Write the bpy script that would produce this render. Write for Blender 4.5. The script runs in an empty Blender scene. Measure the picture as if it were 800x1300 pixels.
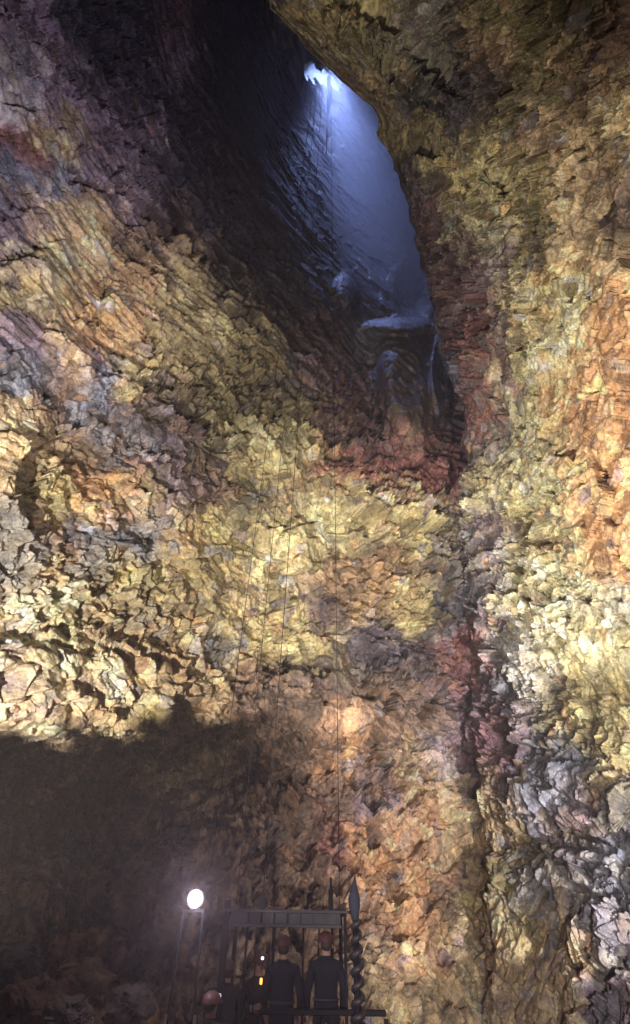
import bpy, bmesh, math, random
import numpy as np
from mathutils import Vector, Matrix

random.seed(7)
sc = bpy.context.scene
COL = sc.collection
F = 700.0
PITCH = math.radians(36.4)
ROLL = math.radians(0.9)
CAM = np.array([0.0, 0.0, 2.1])

# ------------------------------------------------------------------ camera
cam_data = bpy.data.cameras.new('camera')
cam = bpy.data.objects.new('camera', cam_data)
COL.objects.link(cam)
RM = Matrix.Rotation(math.pi / 2 + PITCH, 3, 'X') @ Matrix.Rotation(ROLL, 3, 'Z')
cam.matrix_world = Matrix.Translation(Vector(CAM)) @ RM.to_4x4()
cam_data.sensor_fit = 'VERTICAL'
cam_data.sensor_height = 36
cam_data.lens = F / 1300 * 36
cam_data.clip_end = 2000
sc.camera = cam
RN = np.array(RM)


def dirs(x, y):
    """unit view directions for photo coordinates (800 x 1300)"""
    v = np.stack([(np.asarray(x, float) - 400) / F, (650 - np.asarray(y, float)) / F, -np.ones_like(np.asarray(x, float))], -1)
    v /= np.linalg.norm(v, axis=-1, keepdims=True)
    return v @ RN.T


def at(x, y, Y):
    """point on the plane world-Y = Y"""
    d = dirs(x, y)
    return Vector(CAM + d * (Y / d[1]))


def far(x, y, r):
    return Vector(CAM + dirs(x, y) * r)


# ------------------------------------------------------------------ noise
def _h(ix, iy, iz, seed):
    h = (ix.astype(np.uint32) * np.uint32(374761393)) ^ (iy.astype(np.uint32) * np.uint32(668265263)) ^ \
        (iz.astype(np.uint32) * np.uint32(2147483647 - 1274126177 % 99991)) ^ np.uint32((seed * 2654435761) & 0xffffffff)
    h = (h ^ (h >> np.uint32(13))) * np.uint32(1274126177)
    h = (h ^ (h >> np.uint32(16))) * np.uint32(2246822519)
    return h ^ (h >> np.uint32(15))


def _f(h, k=0):
    if k:
        h = (h ^ np.uint32((k * 0x9E3779B9) & 0xffffffff)) * np.uint32(2654435769)
        h = h ^ (h >> np.uint32(15))
        h = h * np.uint32(2246822519)
        h = h ^ (h >> np.uint32(13))
    return (h >> np.uint32(8)).astype(np.float32) / np.float32(1 << 24)


def vnoise(p, seed=0):
    i = np.floor(p).astype(np.int32)
    f = (p - i).astype(np.float32)
    f = f * f * f * (f * (f * 6 - 15) + 10)
    r = 0
    for a in (0, 1):
        wa = f[:, 0] if a else 1 - f[:, 0]
        for b in (0, 1):
            wb = f[:, 1] if b else 1 - f[:, 1]
            for c in (0, 1):
                wc = f[:, 2] if c else 1 - f[:, 2]
                r = r + wa * wb * wc * _f(_h(i[:, 0] + a, i[:, 1] + b, i[:, 2] + c, seed))
    return r * 2 - 1


def fbm(p, oct=4, seed=0, gain=0.5):
    a, r, s = 1.0, 0, 0
    for o in range(oct):
        r = r + a * vnoise(p * (2.03 ** o) + o * 17.3, seed + o)
        s += a
        a *= gain
    return r / s


def voro(p, seed=0, jit=0.95):
    N = len(p)
    F1 = np.empty(N, np.float32); F2 = np.empty(N, np.float32)
    ID = np.empty(N, np.uint32); C = np.empty((N, 3), np.float32)
    CH = 60000
    for s in range(0, N, CH):
        q = p[s:s + CH].astype(np.float32)
        i = np.floor(q).astype(np.int32)
        f1 = np.full(len(q), 9.0, np.float32); f2 = f1.copy()
        idb = np.zeros(len(q), np.uint32); cb = np.zeros((len(q), 3), np.float32)
        for a in (-1, 0, 1):
            for b in (-1, 0, 1):
                for c in (-1, 0, 1):
                    X, Y, Z = i[:, 0] + a, i[:, 1] + b, i[:, 2] + c
                    h = _h(X, Y, Z, seed)
                    cx = X + .5 + (_f(h, 1) - .5) * jit
                    cy = Y + .5 + (_f(h, 2) - .5) * jit
                    cz = Z + .5 + (_f(h, 3) - .5) * jit
                    d = (q[:, 0] - cx) ** 2 + (q[:, 1] - cy) ** 2 + (q[:, 2] - cz) ** 2
                    m = d < f1
                    f2 = np.where(m, f1, np.minimum(f2, d))
                    f1 = np.where(m, d, f1)
                    idb = np.where(m, h, idb)
                    cb[m] = np.stack([cx[m], cy[m], cz[m]], -1)
        F1[s:s + CH] = np.sqrt(f1); F2[s:s + CH] = np.sqrt(f2); ID[s:s + CH] = idb; C[s:s + CH] = cb
    return F1, F2, ID, C


def facets(p, seed, tilt=1.0, crack=0.08):
    """angular broken blocks: each cell a tilted plane at its own height; returns height, cell id, cell centre"""
    F1, F2, ID, C = voro(p, seed)
    g = np.stack([_f(ID, 5) - .5, _f(ID, 6) - .5, _f(ID, 7) - .5], -1)
    h = (_f(ID, 4) - .5) + tilt * 2 * np.sum(g * (p - C), -1)
    e = np.clip((F2 - F1) / crack, 0, 1)
    h = h - (1 - e) ** 2 * (.15 + .55 * (_f(ID, 10) > .7))
    return h, ID, C


# ------------------------------------------------------------------ mineral colours of the rock
def lin(c):
    c = np.array(c, float) / 255
    return np.where(c <= .04045, c / 12.92, ((c + .055) / 1.055) ** 2.4)


PAL = {
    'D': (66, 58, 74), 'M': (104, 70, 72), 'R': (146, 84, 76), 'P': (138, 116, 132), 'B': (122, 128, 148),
    'G': (142, 136, 128), 'N': (136, 104, 80), 'T': (190, 160, 108), 'C': (220, 190, 136), 'O': (216, 154, 84),
    'Y': (190, 172, 100), 'S': (214, 202, 138), 'W': (196, 192, 182), 'L': (176, 154, 160), 'V': (134, 120, 72),
    'K': (92, 74, 66)}
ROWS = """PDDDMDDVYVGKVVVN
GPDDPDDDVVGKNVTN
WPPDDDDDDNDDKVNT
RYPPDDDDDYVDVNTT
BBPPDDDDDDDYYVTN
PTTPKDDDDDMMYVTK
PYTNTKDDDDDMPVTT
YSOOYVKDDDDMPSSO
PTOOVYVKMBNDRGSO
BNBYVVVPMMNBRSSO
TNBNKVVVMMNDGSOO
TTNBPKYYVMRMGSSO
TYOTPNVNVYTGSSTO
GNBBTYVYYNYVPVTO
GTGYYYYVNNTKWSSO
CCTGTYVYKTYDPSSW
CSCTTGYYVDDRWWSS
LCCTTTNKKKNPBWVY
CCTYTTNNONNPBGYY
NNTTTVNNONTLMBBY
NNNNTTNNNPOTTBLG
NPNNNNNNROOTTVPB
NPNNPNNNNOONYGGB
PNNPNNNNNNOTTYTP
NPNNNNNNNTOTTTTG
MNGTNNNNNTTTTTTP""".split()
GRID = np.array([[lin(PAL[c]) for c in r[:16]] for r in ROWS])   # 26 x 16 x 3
# extra patches of mineral colour, with light and shade painted on the shaft ledge and pocket: x, y, rx, ry, tilt(deg), palette letter or rgb, strength
BLOBS = [
    (505, 600, 100, 24, 6, (176, 72, 78), .8), (620, 500, 22, 60, 15, (186, 84, 70), .6), (240, 760, 160, 50, 0, (200, 176, 108), .4), (200, 400, 130, 60, 25, (196, 172, 100), .4), (440, 650, 120, 50, 0, (196, 180, 110), .4),
    (612, 275, 30, 52, -10, (150, 146, 112), .95), (36, 222, 42, 14, 8, 'B', .95), (14, 182, 34, 16, 0, 'R', .95),
    (60, 170, 40, 8, 8, 'Y', .8), (500, 70, 55, 40, 20, (112, 108, 92), .8), (470, 60, 30, 50, -50, 'V', .5),
    (610, 420, 26, 26, 30, 'R', .6), (606, 500, 22, 34, 25, (160, 92, 84), .8), (640, 450, 18, 60, 12, 'G', .7),
    (520, 590, 60, 22, 10, 'R', .7), (450, 560, 60, 16, 20, 'M', .6), (680, 460, 20, 100, 0, 'S', .8),
    (700, 620, 60, 45, 0, 'S', .9), (740, 520, 45, 80, 10, 'O', .8), (765, 600, 50, 60, 0, 'O', .8),
    (750, 700, 25, 30, 0, 'O', 1), (725, 760, 70, 60, 0, (208, 196, 142), .85), (602, 682, 22, 13, 0, 'P', .95),
    (628, 732, 22, 12, -15, (178, 170, 190), .95), (575, 740, 10, 90, -4, 'B', .7), (596, 850, 22, 52, -10, (168, 80, 92), .75),
    (640, 900, 30, 50, -10, 'B', .6), (632, 940, 52, 36, 0, (146, 88, 104), .85), (555, 940, 26, 18, -30, 'L', .8),
    (690, 1030, 30, 26, 0, (150, 152, 166), .7), (730, 1035, 30, 22, 0, (156, 124, 140), .6), (740, 1060, 50, 10, 10, 'V', .8),
    (525, 1040, 34, 60, 10, (190, 146, 100), .8), (470, 1000, 30, 30, 0, 'P', .4), (640, 1160, 16, 16, 0, 'S', .8),
    (770, 1160, 40, 60, 0, (138, 136, 152), .8), (492, 1128, 10, 10, 0, 'B', .9), (440, 900, 60, 24, 0, (158, 116, 84), .6),
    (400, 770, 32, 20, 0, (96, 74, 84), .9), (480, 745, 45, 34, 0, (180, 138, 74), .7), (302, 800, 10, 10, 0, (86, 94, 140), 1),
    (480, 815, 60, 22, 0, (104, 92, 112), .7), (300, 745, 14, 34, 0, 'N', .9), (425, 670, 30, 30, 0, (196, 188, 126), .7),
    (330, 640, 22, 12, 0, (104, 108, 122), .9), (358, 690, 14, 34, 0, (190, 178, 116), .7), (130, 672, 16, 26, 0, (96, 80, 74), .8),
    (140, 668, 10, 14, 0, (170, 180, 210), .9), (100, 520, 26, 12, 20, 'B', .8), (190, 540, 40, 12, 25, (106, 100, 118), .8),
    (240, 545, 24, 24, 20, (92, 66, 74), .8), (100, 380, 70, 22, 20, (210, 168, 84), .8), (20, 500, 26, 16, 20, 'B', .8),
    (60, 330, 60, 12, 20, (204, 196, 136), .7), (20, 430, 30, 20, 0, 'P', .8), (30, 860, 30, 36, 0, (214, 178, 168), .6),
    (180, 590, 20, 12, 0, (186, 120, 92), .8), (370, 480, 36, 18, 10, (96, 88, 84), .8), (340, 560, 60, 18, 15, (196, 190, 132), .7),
    (518, 480, 30, 66, -4, (104, 88, 78), .95), (515, 412, 36, 7, 0, (120, 126, 156), 1), (560, 470, 18, 50, 0, (110, 116, 160), .8),  # pale blue strip paints in the shaft ledge's rim catching light
    (440, 370, 8, 12, 0, (140, 150, 200), .6), (524, 374, 12, 26, 0, (40, 44, 66), 1), (590, 240, 14, 30, 10, 'Y', .8),  # dark blue oval paints in the shade of the recessed shaft pocket
    (555, 180, 22, 26, 0, (146, 128, 84), .8), (450, 90, 60, 24, 40, (140, 122, 80), .8), (380, 20, 40, 18, 35, (172, 150, 88), .9),
    (480, 170, 30, 40, 0, (84, 66, 62), .6), (760, 290, 14, 24, 0, (116, 74, 50), .7), (680, 400, 26, 20, 0, (206, 160, 74), .7),
    (700, 350, 26, 20, 0, (206, 156, 70), .7), (20, 790, 30, 14, 0, 'W', .6), (230, 850, 26, 12, 30, (206, 158, 80), .7),
    (100, 1235, 24, 12, 0, 'T', .7), (160, 1275, 30, 14, 0, 'T', .5), (20, 1270, 30, 20, 0, 'M', .6)]


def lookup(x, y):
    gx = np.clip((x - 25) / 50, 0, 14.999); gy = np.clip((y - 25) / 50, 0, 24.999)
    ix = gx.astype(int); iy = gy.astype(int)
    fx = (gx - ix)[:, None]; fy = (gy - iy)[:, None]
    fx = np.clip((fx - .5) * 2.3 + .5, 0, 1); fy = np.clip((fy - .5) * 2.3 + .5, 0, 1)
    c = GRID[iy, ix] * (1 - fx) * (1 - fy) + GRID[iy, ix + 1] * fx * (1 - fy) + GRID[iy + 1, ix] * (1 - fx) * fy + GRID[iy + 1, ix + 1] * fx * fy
    for bx, by, rx, ry, t, col, s in BLOBS:
        t = math.radians(t); ct, st = math.cos(t), math.sin(t)
        dx, dy = x - bx, y - by
        d = np.sqrt(((dx * ct + dy * st) / rx) ** 2 + ((-dx * st + dy * ct) / ry) ** 2)
        w = (np.clip((1.25 - d) / .5, 0, 1) * s)[:, None]
        c = c * (1 - w) + lin(PAL[col] if isinstance(col, str) else col) * w
    return c


# ------------------------------------------------------------------ materials
def new_mat(name):
    m = bpy.data.materials.new(name); m.use_nodes = True
    nt = m.node_tree
    return m, nt, nt.nodes['Principled BSDF']


def plain(name, col, rough=.6, metal=0.0, scale=30, var=.25, bump=.0):
    m, nt, b = new_mat(name)
    n = nt.nodes.new('ShaderNodeTexNoise'); n.inputs['Scale'].default_value = scale; n.inputs['Detail'].default_value = 6
    tc = nt.nodes.new('ShaderNodeTexCoord'); nt.links.new(tc.outputs['Object'], n.inputs['Vector'])
    mx = nt.nodes.new('ShaderNodeMix'); mx.data_type = 'RGBA'
    mx.inputs['A'].default_value = (*[c * (1 - var) for c in col], 1)
    mx.inputs['B'].default_value = (*[min(1, c * (1 + var)) for c in col], 1)
    nt.links.new(n.outputs['Fac'], mx.inputs['Factor']); nt.links.new(mx.outputs['Result'], b.inputs['Base Color'])
    b.inputs['Roughness'].default_value = rough; b.inputs['Metallic'].default_value = metal
    if bump:
        bp = nt.nodes.new('ShaderNodeBump'); bp.inputs['Strength'].default_value = bump; bp.inputs['Distance'].default_value = .02
        nt.links.new(n.outputs['Fac'], bp.inputs['Height']); nt.links.new(bp.outputs['Normal'], b.inputs['Normal'])
    return m


def rock_material(name, use_attr=True, col=(.1, .08, .07)):
    m, nt, b = new_mat(name)
    L = nt.links.new
    geo = nt.nodes.new('ShaderNodeNewGeometry')
    if use_attr:
        at_ = nt.nodes.new('ShaderNodeAttribute'); at_.attribute_name = 'mineral'; base = at_.outputs['Color']
    else:
        rgb = nt.nodes.new('ShaderNodeRGB'); rgb.outputs[0].default_value = (*col, 1); base = rgb.outputs[0]

    def noise(s, d=6, r=.6):
        n = nt.nodes.new('ShaderNodeTexNoise'); n.inputs['Scale'].default_value = s
        n.inputs['Detail'].default_value = d; n.inputs['Roughness'].default_value = r
        L(geo.outputs['Position'], n.inputs['Vector']); return n.outputs['Fac']

    def ramp(f, pts):
        r = nt.nodes.new('ShaderNodeValToRGB'); e = r.color_ramp.elements
        e[0].position, e[1].position = pts[0][0], pts[-1][0]
        e[0].color = (*pts[0][1], 1); e[1].color = (*pts[-1][1], 1)
        for p, c in pts[1:-1]:
            k = e.new(p); k.color = (*c, 1)
        L(f, r.inputs['Fac']); return r.outputs['Color']

    def mix(a, bb, fac, mode='MIX'):
        x = nt.nodes.new('ShaderNodeMix'); x.data_type = 'RGBA'; x.blend_type = mode
        x.inputs['Factor'].default_value = fac if isinstance(fac, float) else 1
        if not isinstance(fac, float): L(fac, x.inputs['Factor'])
        L(a, x.inputs['A']); L(bb, x.inputs['B']); return x.outputs['Result']
    # weathering of the stone: fine mottling in value and tint
    c1 = ramp(noise(5.0), [(.32, (.55, .5, .5)), (.5, (1, 1, 1)), (.68, (1.45, 1.4, 1.28))])
    c = mix(base, c1, 1.0, 'MULTIPLY')
    c2 = ramp(noise(1.7, 4), [(.36, (.93, .96, 1.06)), (.5, (1, 1, 1)), (.66, (1.08, 1.0, .9))])
    c = mix(c, c2, 1.0, 'MULTIPLY')
    c3 = ramp(noise(17.0, 5, .7), [(.36, (.6, .58, .58)), (.52, (1, 1, 1)), (.7, (1.35, 1.35, 1.3))])
    c = mix(c, c3, .8, 'MULTIPLY')
    L(c, b.inputs['Base Color'])
    rr = nt.nodes.new('ShaderNodeMapRange'); L(noise(3.0), rr.inputs['Value'])
    rr.inputs['From Min'].default_value = .3; rr.inputs['From Max'].default_value = .7
    rr.inputs['To Min'].default_value = .45; rr.inputs['To Max'].default_value = .85
    L(rr.outputs['Result'], b.inputs['Roughness'])
    b.inputs['Specular IOR Level'].default_value = .4
    # bump: grain + small broken facets
    vo = nt.nodes.new('ShaderNodeTexVoronoi'); vo.inputs['Scale'].default_value = 7.0
    vo.feature = 'F1'; L(geo.outputs['Position'], vo.inputs['Vector'])
    ad = nt.nodes.new('ShaderNodeMath'); ad.operation = 'MULTIPLY_ADD'; L(noise(7.0, 8, .65), ad.inputs[0])
    ad.inputs[1].default_value = 1.0; sm = nt.nodes.new('ShaderNodeMath'); sm.operation = 'MULTIPLY'; sm.inputs[1].default_value = .35; L(vo.outputs['Distance'], sm.inputs[0]); L(sm.outputs[0], ad.inputs[2])
    bp = nt.nodes.new('ShaderNodeBump'); bp.inputs['Strength'].default_value = .7; bp.inputs['Distance'].default_value = .10
    L(ad.outputs[0], bp.inputs['Height']); L(bp.outputs['Normal'], b.inputs['Normal'])
    return m


M_ROCK = rock_material('mineral_rock')
M_DARKROCK = rock_material('dark_rock', False, (.11, .085, .075))

# ------------------------------------------------------------------ cave walls
def coarse(xc, yc, tab, X, Y, blur=5):
    """smooth interpolation of a control table at (X, Y) (1-D axes) -> 2-D"""
    gx = np.arange(xc[0], xc[-1] + 1, 10.0); gy = np.arange(yc[0], yc[-1] + 1, 10.0)
    t = np.array(tab, float)
    a = np.array([np.interp(gx, xc, row) for row in t])
    a = np.array([np.interp(gy, yc, a[:, i]) for i in range(len(gx))]).T
    for _ in range(2):
        for ax in (0, 1):
            p = np.pad(a, [(blur, blur) if k == ax else (0, 0) for k in (0, 1)], mode='edge')
            a = sum(np.roll(p, -k, ax) for k in range(2 * blur + 1)) / (2 * blur + 1)
            a = a[:a.shape[0] - 2 * blur] if ax == 0 else a[:, :a.shape[1] - 2 * blur]
    fx = np.clip((X - gx[0]) / 10, 0, len(gx) - 1.001); fy = np.clip((Y - gy[0]) / 10, 0, len(gy) - 1.001)
    ix = fx.astype(int); iy = fy.astype(int); fx = fx - ix; fy = fy - iy
    return (a[iy, ix] * (1 - fx) + a[iy, ix + 1] * fx) * (1 - fy) + (a[iy + 1, ix] * (1 - fx) + a[iy + 1, ix + 1] * fx) * fy


def lump(X, Y, bx, by, rx, ry, t=0, sharp=.5):
    t = math.radians(t); ct, st = math.cos(t), math.sin(t)
    dx, dy = X - bx, Y - by
    d = np.sqrt(((dx * ct + dy * st) / rx) ** 2 + ((-dx * st + dy * ct) / ry) ** 2)
    v = np.clip((1 + sharp - d) / (2 * sharp), 0, 1)
    return v * v * (3 - 2 * v)


def polydist(X, Y, pts):
    d = np.full(X.shape, 1e9)
    for (ax, ay), (bx, by) in zip(pts[:-1], pts[1:]):
        vx, vy = bx - ax, by - ay
        t = np.clip(((X - ax) * vx + (Y - ay) * vy) / (vx * vx + vy * vy), 0, 1)
        d = np.minimum(d, np.hypot(X - ax - t * vx, Y - ay - t * vy))
    return d


def inside(X, Y, poly):
    r = np.zeros(X.shape, bool)
    n = len(poly)
    for i in range(n):
        (x1, y1), (x2, y2) = poly[i], poly[(i + 1) % n]
        c = ((y1 > Y) != (y2 > Y)) & (X < (x2 - x1) * (Y - y1) / (y2 - y1 + 1e-9) + x1)
        r ^= c
    return r


CRACKS = [([(605, 718), (640, 706), (690, 690), (742, 660)], 5, .8), ([(790, 190), (776, 260), (742, 330), (728, 370)], 7, .9),
          ([(648, 330), (665, 280), (672, 240)], 5, .6), ([(748, 110), (744, 170)], 4, .5), ([(652, 250), (640, 330), (655, 370), (650, 420)], 6, .7),
          ([(700, 470), (692, 520), (686, 560)], 4, .4), ([(772, 500), (762, 560), (765, 610)], 4, .5),
          ([(660, 980), (720, 1010), (790, 1060)], 7, .6), ([(690, 1075), (730, 1050), (770, 1070)], 8, .8),
          ([(740, 1130), (780, 1160), (800, 1150)], 6, .8), ([(768, 1140), (750, 1190), (735, 1230)], 6, .6),
          ([(574, 590), (577, 650), (582, 700), (590, 770), (600, 830), (610, 890)], 7, .9),
          ([(80, 190), (90, 230), (160, 250), (190, 290), (230, 320), (290, 330)], 6, .7),
          ([(150, 160), (175, 190), (230, 230)], 9, .7), ([(70, 40), (110, 110), (160, 160)], 6, .5)]


def build_sheet(name, X, Y, R, label_hole=None, fade=None, smooth=False):
    """X, Y photo directions and R base distance (2-D arrays) -> displaced rock sheet"""
    ny, nx = X.shape
    D = dirs(X, Y)
    P = CAM + D * R[..., None]
    # base normals
    gu = np.gradient(P, axis=1); gv = np.gradient(P, axis=0)
    N = np.cross(gu, gv); N /= np.linalg.norm(N, axis=-1, keepdims=True) + 1e-9
    N *= np.sign(-(N * D).sum(-1, keepdims=True))
    cg = np.abs((N * D).sum(-1, keepdims=True)); n = N * cg * .8 - D * (1.05 - .8 * cg)
    n /= np.linalg.norm(n, axis=-1, keepdims=True)
    p = P.reshape(-1, 3).astype(np.float32)
    x = X.ravel(); y = Y.ravel()
    warp = np.stack([fbm(p * .35 + 9, 3, 11), fbm(p * .35 + 31, 3, 12), fbm(p * .35 + 57, 3, 13)], -1).astype(np.float32)
    warp2 = np.stack([fbm(p * 1.5 + 9, 2, 21), fbm(p * 1.5 + 31, 2, 22), fbm(p * 1.5 + 57, 2, 23)], -1).astype(np.float32)
    # strata on the upper left wall run down to the right
    up = (np.clip((480 - y + .15 * x) / 130, 0, 1) * np.clip((520 - x) / 60, 0, 1))[:, None].astype(np.float32)
    d1 = (dirs(np.array(300.), np.array(350.)) * 40 - dirs(np.array(180.), np.array(215.)) * 40); d1 /= np.linalg.norm(d1)
    d1 = d1.astype(np.float32)
    along = (p @ d1)[:, None] * d1
    ps = p - along * .74
    # rocks keep a similar look far up the shaft: larger blocks there
    big, idb, cb = facets(p / 3.2 + warp * .35, 1, 1.2, .04)
    q = p * (1 - up) + ps * up
    q = ps if up.mean() > .999 else q
    m0, id0, c0 = facets(p / 1.15 + warp * .12, 2, 2.1, .06)
    m1, id1, c1 = facets(ps / .95 + warp * .15, 3, 2.0, .08)
    u1 = up[:, 0]
    usel = (u1 + fbm(p * .8, 2, 77) * .5 > .5)
    mid = np.where(usel, m1 * .62, m0)
    s0, ids, cs = facets(np.where(usel[:, None], ps / .34, p / .43) + warp * .1, 4, 2.3, .08)
    t0, idt, ct = facets(p / .21, 5, 2.0, .1)
    rough = np.clip(.5 + fbm(p * .2 + 5, 3, 41) * 2.2, .0, 1)        # some areas massive, others rubbly
    stp = np.maximum(np.linalg.norm(gu, axis=-1), np.linalg.norm(gv, axis=-1)).ravel()
    kt = np.clip(.075 / stp, 0, 1) ** 1.5; ks = np.clip(.16 / stp, 0, 1) ** 1.5
    fine = 1 if fade is None else np.clip(fade.ravel() * 1.4 - .4, .12, 1)
    ht = fbm(p * .10, 3, 51) * 1.5 + big * .62 + mid * (.27 + .25 * rough) + (s0 * (.09 + .18 * rough) * ks + t0 * (.025 + .09 * rough) * kt) * fine \
        + fbm(p * 3.0, 4, 61) * .07 * kt
    # the heap of loose stones above the shadow edge on the left
    rub = lump(x, y, 90, 860, 260, 120, 0, .4).astype(np.float32)
    if rub.max() > 0:
        r0_, _, _ = facets(p / .62 + warp * .25 + warp2 * .1, 31, 1.7, .1)
        pit = np.clip(fbm(p * 1.1 + 3, 3, 37) * 2.2 - .35, 0, 1)
        ht = ht * (1 - .35 * rub) + rub * (r0_ * .42 - pit * .8)
    # strata ledges
    tcoord = p @ np.cross(d1, dirs(np.array(240.), np.array(280.))).astype(np.float32)
    st = tcoord * .9 + warp[:, 0] * 1.4
    saw = (st - np.floor(st))
    ht = ht + up[:, 0] * (saw ** 1.5 - .4) * .5 * (.3 + rough)
    amp = np.clip((R.ravel() / 24), .55, 1.6)
    for pts, w, dep in CRACKS:
        wx = x + warp[:, 1] * 9 + warp2[:, 0] * 4; wy = y + warp[:, 2] * 9 + warp2[:, 1] * 4
        dd = polydist(wx, wy, pts)
        ht = ht - np.clip(1 - dd / w, 0, 1) ** .6 * dep
    if fade is not None:
        ht = ht * fade.ravel()
    P2 = P.reshape(-1, 3) + n.reshape(-1, 3) * (ht * amp)[:, None]
    # mineral colour, looked up per broken block so that single stones differ
    def jitpx(ID, a):
        return (_f(ID, 8) - .5) * a, (_f(ID, 9) - .5) * a
    jx, jy = jitpx(id0, 60); kx, ky = jitpx(ids, 26)
    wx = warp[:, 0] * 16 + warp2[:, 1] * 8; wy = warp[:, 1] * 16 + warp2[:, 2] * 8
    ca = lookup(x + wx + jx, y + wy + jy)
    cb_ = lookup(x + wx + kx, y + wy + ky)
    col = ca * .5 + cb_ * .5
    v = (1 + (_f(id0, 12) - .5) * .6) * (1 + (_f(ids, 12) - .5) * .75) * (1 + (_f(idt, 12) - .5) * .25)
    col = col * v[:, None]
    # odd stones of another mineral
    pick = _f(ids, 14)
    for lo, hi, c in ((.0, .02, 'B'), (.02, .045, 'O'), (.045, .085, 'K'), (.085, .10, 'P'), (.10, .125, 'W')):
        m = (pick >= lo) & (pick < hi)
        lum = col[m].mean(-1, keepdims=True); tc = lin(PAL[c]); tc = tc / tc.mean()
        col[m] = col[m] * .45 + .55 * lum * tc * (.6 if c == 'K' else 1.0)
    g_ = col.mean(-1, keepdims=True); col = g_ + (col - g_) * SAT
    col = np.clip(col, .012, .6)
    me = bpy.data.meshes.new(name)
    idx = np.arange(ny * nx).reshape(ny, nx)
    q4 = np.stack([idx[:-1, :-1], idx[1:, :-1], idx[1:, 1:], idx[:-1, 1:]], -1).reshape(-1, 4)
    if label_hole is not None:
        cx = (x[q4[:, 0]] + x[q4[:, 2]]) / 2; cy = (y[q4[:, 0]] + y[q4[:, 2]]) / 2
        q4 = q4[~inside(cx + warp[q4[:, 0], 1] * 14 + warp2[q4[:, 0], 1] * 5, cy + warp2[q4[:, 0], 0] * 5, label_hole)]
    me.vertices.add(ny * nx); me.vertices.foreach_set('co', P2.astype(np.float32).ravel())
    me.loops.add(len(q4) * 4); me.loops.foreach_set('vertex_index', q4.astype(np.int32).ravel())
    me.polygons.add(len(q4)); me.polygons.foreach_set('loop_start', np.arange(0, len(q4) * 4, 4, dtype=np.int32))
    me.polygons.foreach_set('loop_total', np.full(len(q4), 4, np.int32))
    me.update(calc_edges=True)
    me.polygons.foreach_set('use_smooth', np.full(len(q4), smooth))
    a = me.attributes.new('mineral', 'FLOAT_COLOR', 'POINT')
    a.data.foreach_set('color', np.concatenate([col, np.ones((len(col), 1))], -1).astype(np.float32).ravel())
    me.materials.append(M_ROCK)
    o = bpy.data.objects.new(name, me); COL.objects.link(o)
    return o


def struct(o, label, cat='rock wall'):
    o['kind'] = 'structure'; o['label'] = label; o['category'] = cat


ST = 1.25
SAT = .63
# --- left and rear wall running on up into the shaft
xa = np.concatenate([np.arange(-420, -12, 9.0), np.arange(-12, 640, ST), np.arange(640, 940, 7.0)])
ya = np.concatenate([np.arange(-420, -12, 9.0), np.arange(-12, 1312, ST), np.arange(1312, 1620, 8.0)])
X, Y = np.meshgrid(xa, ya)
xc = [-420, 0, 150, 300, 400, 480, 560, 700, 940]
yc = [-420, 0, 100, 250, 400, 500, 560, 620, 800, 900, 960, 1040, 1200, 1300, 1620]
LT = [[30, 36, 42, 50, 60, 66, 66, 66, 66],
      [22, 29, 40, 66, 92, 100, 100, 100, 100],
      [21, 26, 36, 58, 88, 98, 96, 92, 90],
      [19, 24, 30, 43, 62, 80, 84, 84, 80],
      [17, 21, 25, 31, 38, 52, 60, 64, 64],
      [16, 19.5, 23, 28, 33, 42, 50, 56, 58],
      [15.5, 19, 22, 26.5, 30, 35, 40, 45, 50],
      [15, 18, 21, 25, 28, 30.5, 33, 37, 42],
      [15, 17.8, 20.2, 23, 25.5, 27.5, 29, 33, 38],
      [14.5, 17.4, 19.8, 22.5, 25, 27, 28.5, 32, 38],
      [14.5, 18, 20.4, 22.8, 24.8, 26.3, 27.6, 30, 36],
      [15, 19.5, 21.6, 22.6, 23.6, 25, 26.4, 29, 34],
      [13, 18, 20, 20.8, 21.2, 22.2, 23.6, 27, 32],
      [12, 17, 18.8, 19.4, 19.8, 20.6, 22, 25, 30],
      [9, 12, 13.5, 14, 14.5, 15, 16, 18, 22]]
R = coarse(xc, yc, LT, X, Y, 3)
# large forms: the overhanging brow on the left with the recess below it, the shaft ledges
R -= 1.6 * lump(X, Y, 120, 880, 230, 60, 4, .4)
R += 1.6 * lump(X, Y, 110, 1010, 260, 70, -6, .4)
R -= 1.0 * lump(X, Y, 230, 520, 180, 40, 25, .5)
R -= 1.2 * lump(X, Y, 440, 890, 120, 40, 0, .5)
R -= 7 * lump(X, Y, 517, 486, 34, 70, -4, .45)
R -= 5 * lump(X, Y, 512, 414, 38, 8, 0, .6)
R -= 4 * lump(X, Y, 560, 470, 14, 60, 0, .3)
R += 4 * lump(X, Y, 524, 374, 15, 28, 0, .8)
R -= 3 * lump(X, Y, 440, 372, 12, 20, 0, .7)
HOLE = [(386, 84), (394, 80), (404, 84), (412, 88), (422, 93), (430, 105), (431, 113), (424, 114), (412, 107), (400, 102), (390, 94)]
FADE = 1 - .8 * np.maximum(lump(X, Y, 440, 230, 110, 330, -33, .2), lump(X, Y, 515, 460, 55, 90, -6, .3))
left = build_sheet('rear_rock_wall', X, Y, R, HOLE, FADE, True)
struct(left, 'layered ochre and purple volcanic rock wall rising from the lamp into the dark blue shaft')

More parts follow.
